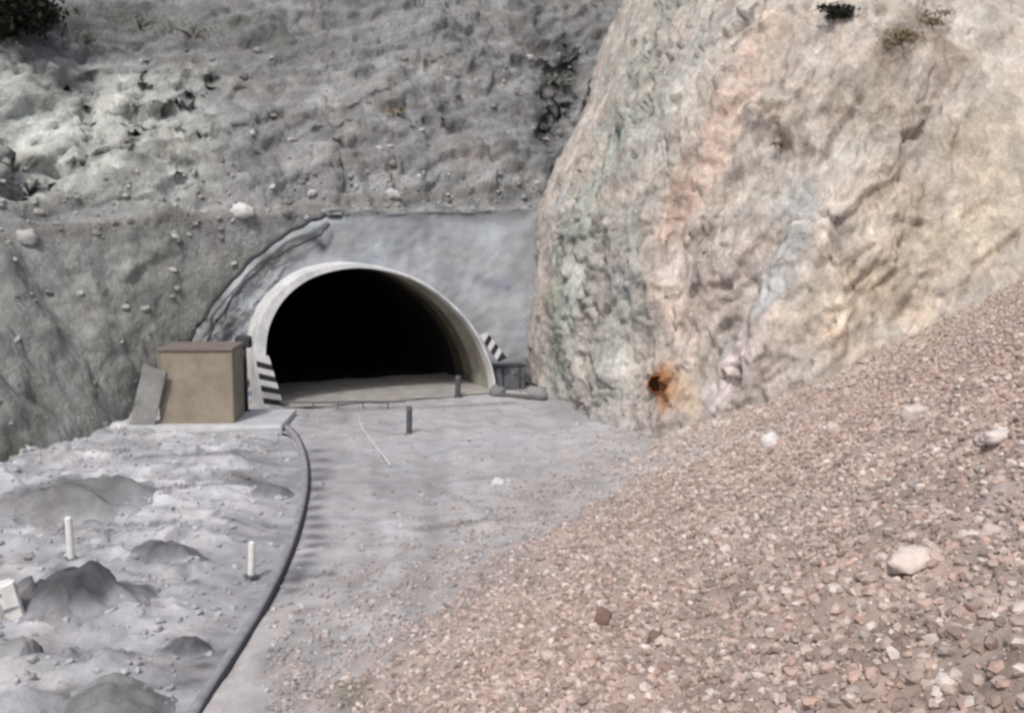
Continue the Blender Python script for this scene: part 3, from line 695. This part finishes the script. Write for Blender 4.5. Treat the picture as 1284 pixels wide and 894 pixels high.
pinks=[(190,171,161),(174,157,148),(202,184,173),(164,158,154),(218,204,194),(146,126,116),(184,162,150),(208,187,178),(124,109,101),(192,174,165),(232,222,215),(138,123,115),(198,168,154),(130,116,108)]
DDf=lambda P:(P[:,0]-F0[0])*ND[0]+(P[:,1]-F0[1])*ND[1]
scatter('bank_gravel',ta,470000,.010,.082,pinks,(-30,300,1320,930),'pinkish tan broken stone covering the sloping bank','gravel',lambda P,px,py:(DDf(P)>-1.4)&(rng.random(len(P))<np.clip(.12+DDf(P)*.12,0,.72)*(1-.5*sm(P[:,1],28,38))),pw=3.0,mixm=.36,base=.88)
greys=[(188,187,188),(164,163,164),(144,143,144),(204,203,204),(170,167,164),(122,121,122)]
scatter('ground_rubble',gr,30000,.015,.13,greys,(-30,530,420,930),'loose grey rubble strewn over the rough spoil ground','rubble',lambda P,px,py:(xleft(P[:,1])-P[:,0]>.4),pw=5,mixm=.6)
scatter('road_grit',rd,42000,.010,.09,greys+pinks[:6],(330,505,900,930),'small stones scattered over the dusty road','gravel',lambda P,px,py:rng.random(len(P))<.08+.92*np.clip((DDf(P)+5.0)/5.0,0,1)**2,pw=4,mixm=.45)
mt.prep()
def ledge(P,px,py):
    z=P[:,2]; return rng.random(len(P))<np.where((z>7.8)&(z<11.2),.85,.12)
scatter('slope_rubble',mt,36000,.04,.28,[(156,152,147),(134,131,127),(188,186,181),(114,111,107),(206,204,200)],(-20,60,760,560),'loose rubble caught on the ledge and slope of the mountainside','rubble',lambda P,px,py: ledge(P,px,py)&~mask_m(P),pw=4,sink=.0,mixm=.4)
scatter('bluff_foot_rubble',ta,70000,.05,.20,[(202,194,187),(216,206,202),(188,179,175),(170,159,152)],(720,430,1300,600),'pale fallen rubble along the foot of the bluff','rubble',lambda P,px,py:(P[:,1]>31)&(rng.random(len(P))<.12)&~((np.abs(px-822)<26)&(np.abs(py-485)<24)),pw=3,mixm=.45)
def rock(px,py,sh,w,h,c,label,zoff=.3,seed=0):
    if sh is None: p=G(px,py,.05)
    else: p,_=sh.at(px,py)
    u=14;vv=9; V=[]
    for j in range(vv+1):
        for i in range(u):
            th_=math.pi*j/vv; ph=2*math.pi*(i+.3*(j%2))/u; V.append((math.sin(th_)*math.cos(ph),math.sin(th_)*math.sin(ph),math.cos(th_)))
    V=np.array(V); nzv=fbm(V*1.1+seed*7.7,3,s=600+seed); _,cid,cf=cells(V*1.1+seed*3.1,650+seed); V=np.sign(V)*np.abs(V)**.85*(1+.30*nzv+.35*cf)[:,None]*np.array([w/2,w*.36,h/2])
    Q=[(j*u+i,j*u+(i+1)%u,(j+1)*u+(i+1)%u,(j+1)*u+i) for j in range(vv) for i in range(u)]
    a=random.uniform(-.4,.4); V=V@np.array([[math.cos(a),math.sin(a),0],[-math.sin(a),math.cos(a),0],[0,0,1]]); b_=random.uniform(-.3,.3); V=V@np.array([[math.cos(b_),0,math.sin(b_)],[0,1,0],[-math.sin(b_),0,math.cos(b_)]])
    o=rawmesh('rock',V,np.array(Q)[:,::-1],M_stone,np.tile(lin(c,.86),(len(V),1)),True); o.location=Vector((float(p[0]),float(p[1]),float(p[2]+h*zoff))); tag(o,label,'rock'); return o
ta.prep()
R_=[(1145,712,ta,62,26,(222,207,198),'largest smooth pale rock lying on the right of the gravel bank'),
(1146,522,ta,34,17,(212,200,192),'pale rock high on the gravel bank above the largest pale rock'),
(1255,549,ta,44,14,(220,208,202),'flat pale rock near the right edge of the gravel bank'),
(962,556,ta,26,20,(222,217,213),'whitish rock at the top of the bank below the bluff'),
(1045,536,ta,18,12,(206,194,187),'small pale rock on the bank right of the whitish rock'),
(752,782,ta,22,22,(134,113,102),'brown angular rock in the lower middle of the gravel bank'),
(822,800,ta,20,18,(128,112,104),'small dark brown rock right of the brown angular rock'),
(1240,672,ta,32,16,(208,190,182),'pinkish rock above right of the largest pale rock'),
(625,608,None,18,11,(208,208,210),'pale stone lying alone on the road before the bank'),
(690,826,ta,20,13,(204,189,179),'pale small rock low in the middle of the bank'),
(905,700,ta,22,13,(196,178,171),'pinkish rock in the centre of the gravel bank'),
(306,272,mt,28,17,(216,215,213),'white rock perched on the ledge above the left shoulder of the portal'),
(40,300,mt,26,16,(182,182,180),'grey white rock on the ledge at far left of the mountainside'),
(495,245,mt,18,9,(202,202,201),'small pale rock on the ledge above the headwall'),
]
for k,(px,py,sh,w,h,c,lab) in enumerate(R_):
    dp=(G(px,py,.05) if sh is None else sh.at(px,py)[0])[1]/F*1.01; rock(px,py,sh,w*dp,h*dp*1.25,c,lab,.15,k)
def chunk(px,py,w,h,c,label,seed):
    dp=G(px,py,.05)[1]/F; rock(px,py,None,w*dp,h*dp*1.2,c,label,.3,seed)
chunk(652,482,36,34,(118,119,123),'largest grey rock at the right foot of the tunnel arch against the bluff',40)
chunk(674,500,26,17,(148,148,150),'grey rock at the outer end of the clutter beside the bluff',41)
chunk(624,496,20,13,(128,128,131),'small grey rock directly below the right end of the arch',42)
# spoil heaps
def heap(px,py,wpx,hpx,c,label,seed):
    p=G(px,py); sc=p[1]/F; R=wpx*sc/2*1.3; H=hpx*sc*.55; p=p+np.array([0,R*.6,0]); n_=72
    g=np.linspace(-1.7,1.7,n_); gx_,gy_=np.meshgrid(g,g,indexing='ij')
    wx=gx_*R; wy=gy_*R*.85; PP=np.stack([wx+p[0],wy+p[1],wx*0],-1)
    wrp=fbm(PP*.7,3,s=698+seed); rr=np.hypot(gx_+.45*wrp,gy_*1.1-.35*wrp)
    rr=rr*(1+.45*fbm(PP*.8,4,s=700+seed))
    ev=np.exp(-rr**3*1.4)
    z=H*ev*(.9+.55*fbm(PP*.9,4,s=705+seed))+fbm(PP*2.0,4,s=710+seed)*.16*ev+fbm(PP*6,3,s=715)*.05*ev-.16*(1-ev)
    zb_=gheight(PP[...,0],PP[...,1])
    V=np.stack([wx,wy,z+zb_+.04],-1); i=np.arange(n_-1)[:,None]*n_+np.arange(n_-1)[None,:]; Q=np.stack([i,i+n_,i+n_+1,i+1],-1).reshape(-1,4)
    C=lin(c,.84)*(1+.4*fbm(PP*1.2,4,s=720))[...,None]; e2=(1-sm(ev,.15,.7))[...,None]*.85; C=C*(1-e2)+lin((166,166,169),.84)*e2
    zz=(z.reshape(-1))[Q].max(1); Q=Q[zz>-.12]
    o=rawmesh('spoil_heap',V.reshape(-1,3),Q,M_ground,C.reshape(-1,3),True); o.location=(p[0],p[1],0); tag(o,label,'spoil heap')
heap(80,652,165,42,(130,130,130),'broad low grey spoil heap at the left edge below the mountain foot',1)
heap(95,782,125,66,(92,92,96),'dark spoil heap in front of the taller white post',2)
heap(238,824,74,36,(104,104,107),'small dark spoil heap left of the lower run of the pipe',3)
heap(110,915,170,34,(128,129,128),'wide grey spoil heap cut by the bottom left of the picture',4)
heap(340,622,50,24,(122,121,124),'little spoil heap against the pipe below the booth slab',5)
heap(195,712,70,20,(116,116,119),'flat dark spoil heap between the two white posts',6)
heap(15,845,70,30,(164,164,165),'pale spoil heap below the banded block at the left edge',7)
# ============================================================ SHRUBS
def shrub(p,w,h,mat,label,n=700,ls=.09,seed=0,group=None,name='shrub'):
    rs=np.random.default_rng(900+seed); t=empty(name,p); tag(t,label,'shrub',group)
    nc=max(5,int(n/70)); cc=np.stack([rs.normal(0,.36,nc)*w,rs.normal(0,.26,nc)*w,rs.uniform(.1,.95,nc)*h],1)
    k=rs.integers(0,nc,n); c=cc[k]+rs.normal(0,.15,(n,3))*np.array([w,w,h]); c[:,2]=np.clip(c[:,2],-.05,None)
    a=rs.normal(size=(n,3)); a/=np.linalg.norm(a,axis=1,keepdims=True); b=np.cross(a,rs.normal(size=(n,3))); b/=np.linalg.norm(b,axis=1,keepdims=True)
    s_=(ls*rs.uniform(.6,1.5,n))[:,None]; V=np.stack([c-a*s_,c+b*s_*.5,c+a*s_,c-b*s_*.5],1).reshape(-1,3); Q=np.arange(n*4).reshape(-1,4)
    rawmesh('foliage',V,Q,mat,None,False,parent=t)
    mb=MB()
    for i in range(min(nc,9)):
        e=cc[i]; mb.tube([(0,0,-.15),(e[0]*.4,e[1]*.4,e[2]*.5),tuple(e)],[.03*w+.01,.02*w+.006,.006],5)
    mb.build('stems',M_stem,t)
def on(px,py,sh): p,nn_=sh.at(px,py); return p-nn_*.1
SH=[(6,34,mt,3.4,2.6,M_leafd,'large dark green bush filling the top left corner',3600,.16),
(44,12,mt,1.8,1.0,M_leafd,'dark bush right of the large corner bush',900,.12),
(110,44,mt,1.8,.55,M_leafg,'grey shrub above the pale rock outcrop',450,.06),
(175,30,mt,2.2,.6,M_leafg,'second grey shrub along the top of the pale outcrop',600,.06),
(245,35,mt,2.4,.65,M_leafg,'third grey shrub along the top of the pale outcrop',650,.06),
(712,105,mt,1.3,1.0,M_leafg,'dull shrub in the shaded gully left of the bluff',400,.10),
(498,136,mt,.9,.4,M_leafb,'small dry tuft on the grey upper slope',260,.06),
(1056,12,bl,.9,.5,M_leafd,'dark green bush at the top of the bluff',700,.07),
(1128,44,bl,1.4,.5,M_leafb,'brownish dry shrub near the top right of the bluff',500,.06),
(1170,20,bl,1.3,.5,M_leafb,'second brownish shrub right of the first at bluff top',400,.06),
(978,180,bl,.6,.3,M_leafb,'small brown tuft growing on the middle of the bluff face',220,.05),
(6,588,mt,1.0,.7,M_leafg,'low grey bush at the left foot of the mountainside',400,.07),
(432,874,ta,.45,.2,M_leafg,'small weed at the lower left of the gravel bank',200,.03),
]
for k,(px,py,sh,w,h,m_,lab,n_,ls) in enumerate(SH): shrub(on(px,py+6,sh),w,h,m_,lab,n_,ls,k)
# ============================================================ LIGHT, WORLD, CAMERA
sd=Vector((-.22,-.60,.80)).normalized(); el=math.asin(sd.z); az=math.atan2(sd.x,sd.y)
su=bpy.data.lights.new('sun','SUN'); su.energy=2.3; su.angle=math.radians(5); su.color=(1.0,.972,.935)
so=bpy.data.objects.new('sun',su); COL.objects.link(so); so.rotation_euler=sd.to_track_quat('Z','Y').to_euler(); so.location=(0,-20,60)
w=bpy.data.worlds.new('World'); scene.world=w; w.use_nodes=True; nt=w.node_tree; bg=nt.nodes['Background']
sk=nt.nodes.new('ShaderNodeTexSky'); sk.sky_type='NISHITA'; sk.sun_disc=False; sk.sun_elevation=el; sk.sun_rotation=az; sk.dust_density=3.5
nt.links.new(sk.outputs[0],bg.inputs[0]); bg.inputs[1].default_value=.15
cd=bpy.data.cameras.new('camera'); cd.sensor_width=36; cd.lens=36*F/1284; cd.clip_end=2000; co=bpy.data.objects.new('camera',cd); COL.objects.link(co)
co.location=(0,0,CZ); co.rotation_euler=(math.radians(90-7.4),0,0); scene.camera=co
cd.dof.use_dof=True; cd.dof.focus_distance=2.4; cd.dof.aperture_fstop=6.5
scene.view_settings.view_transform='Standard'; scene.view_settings.look='None'; scene.view_settings.exposure=0
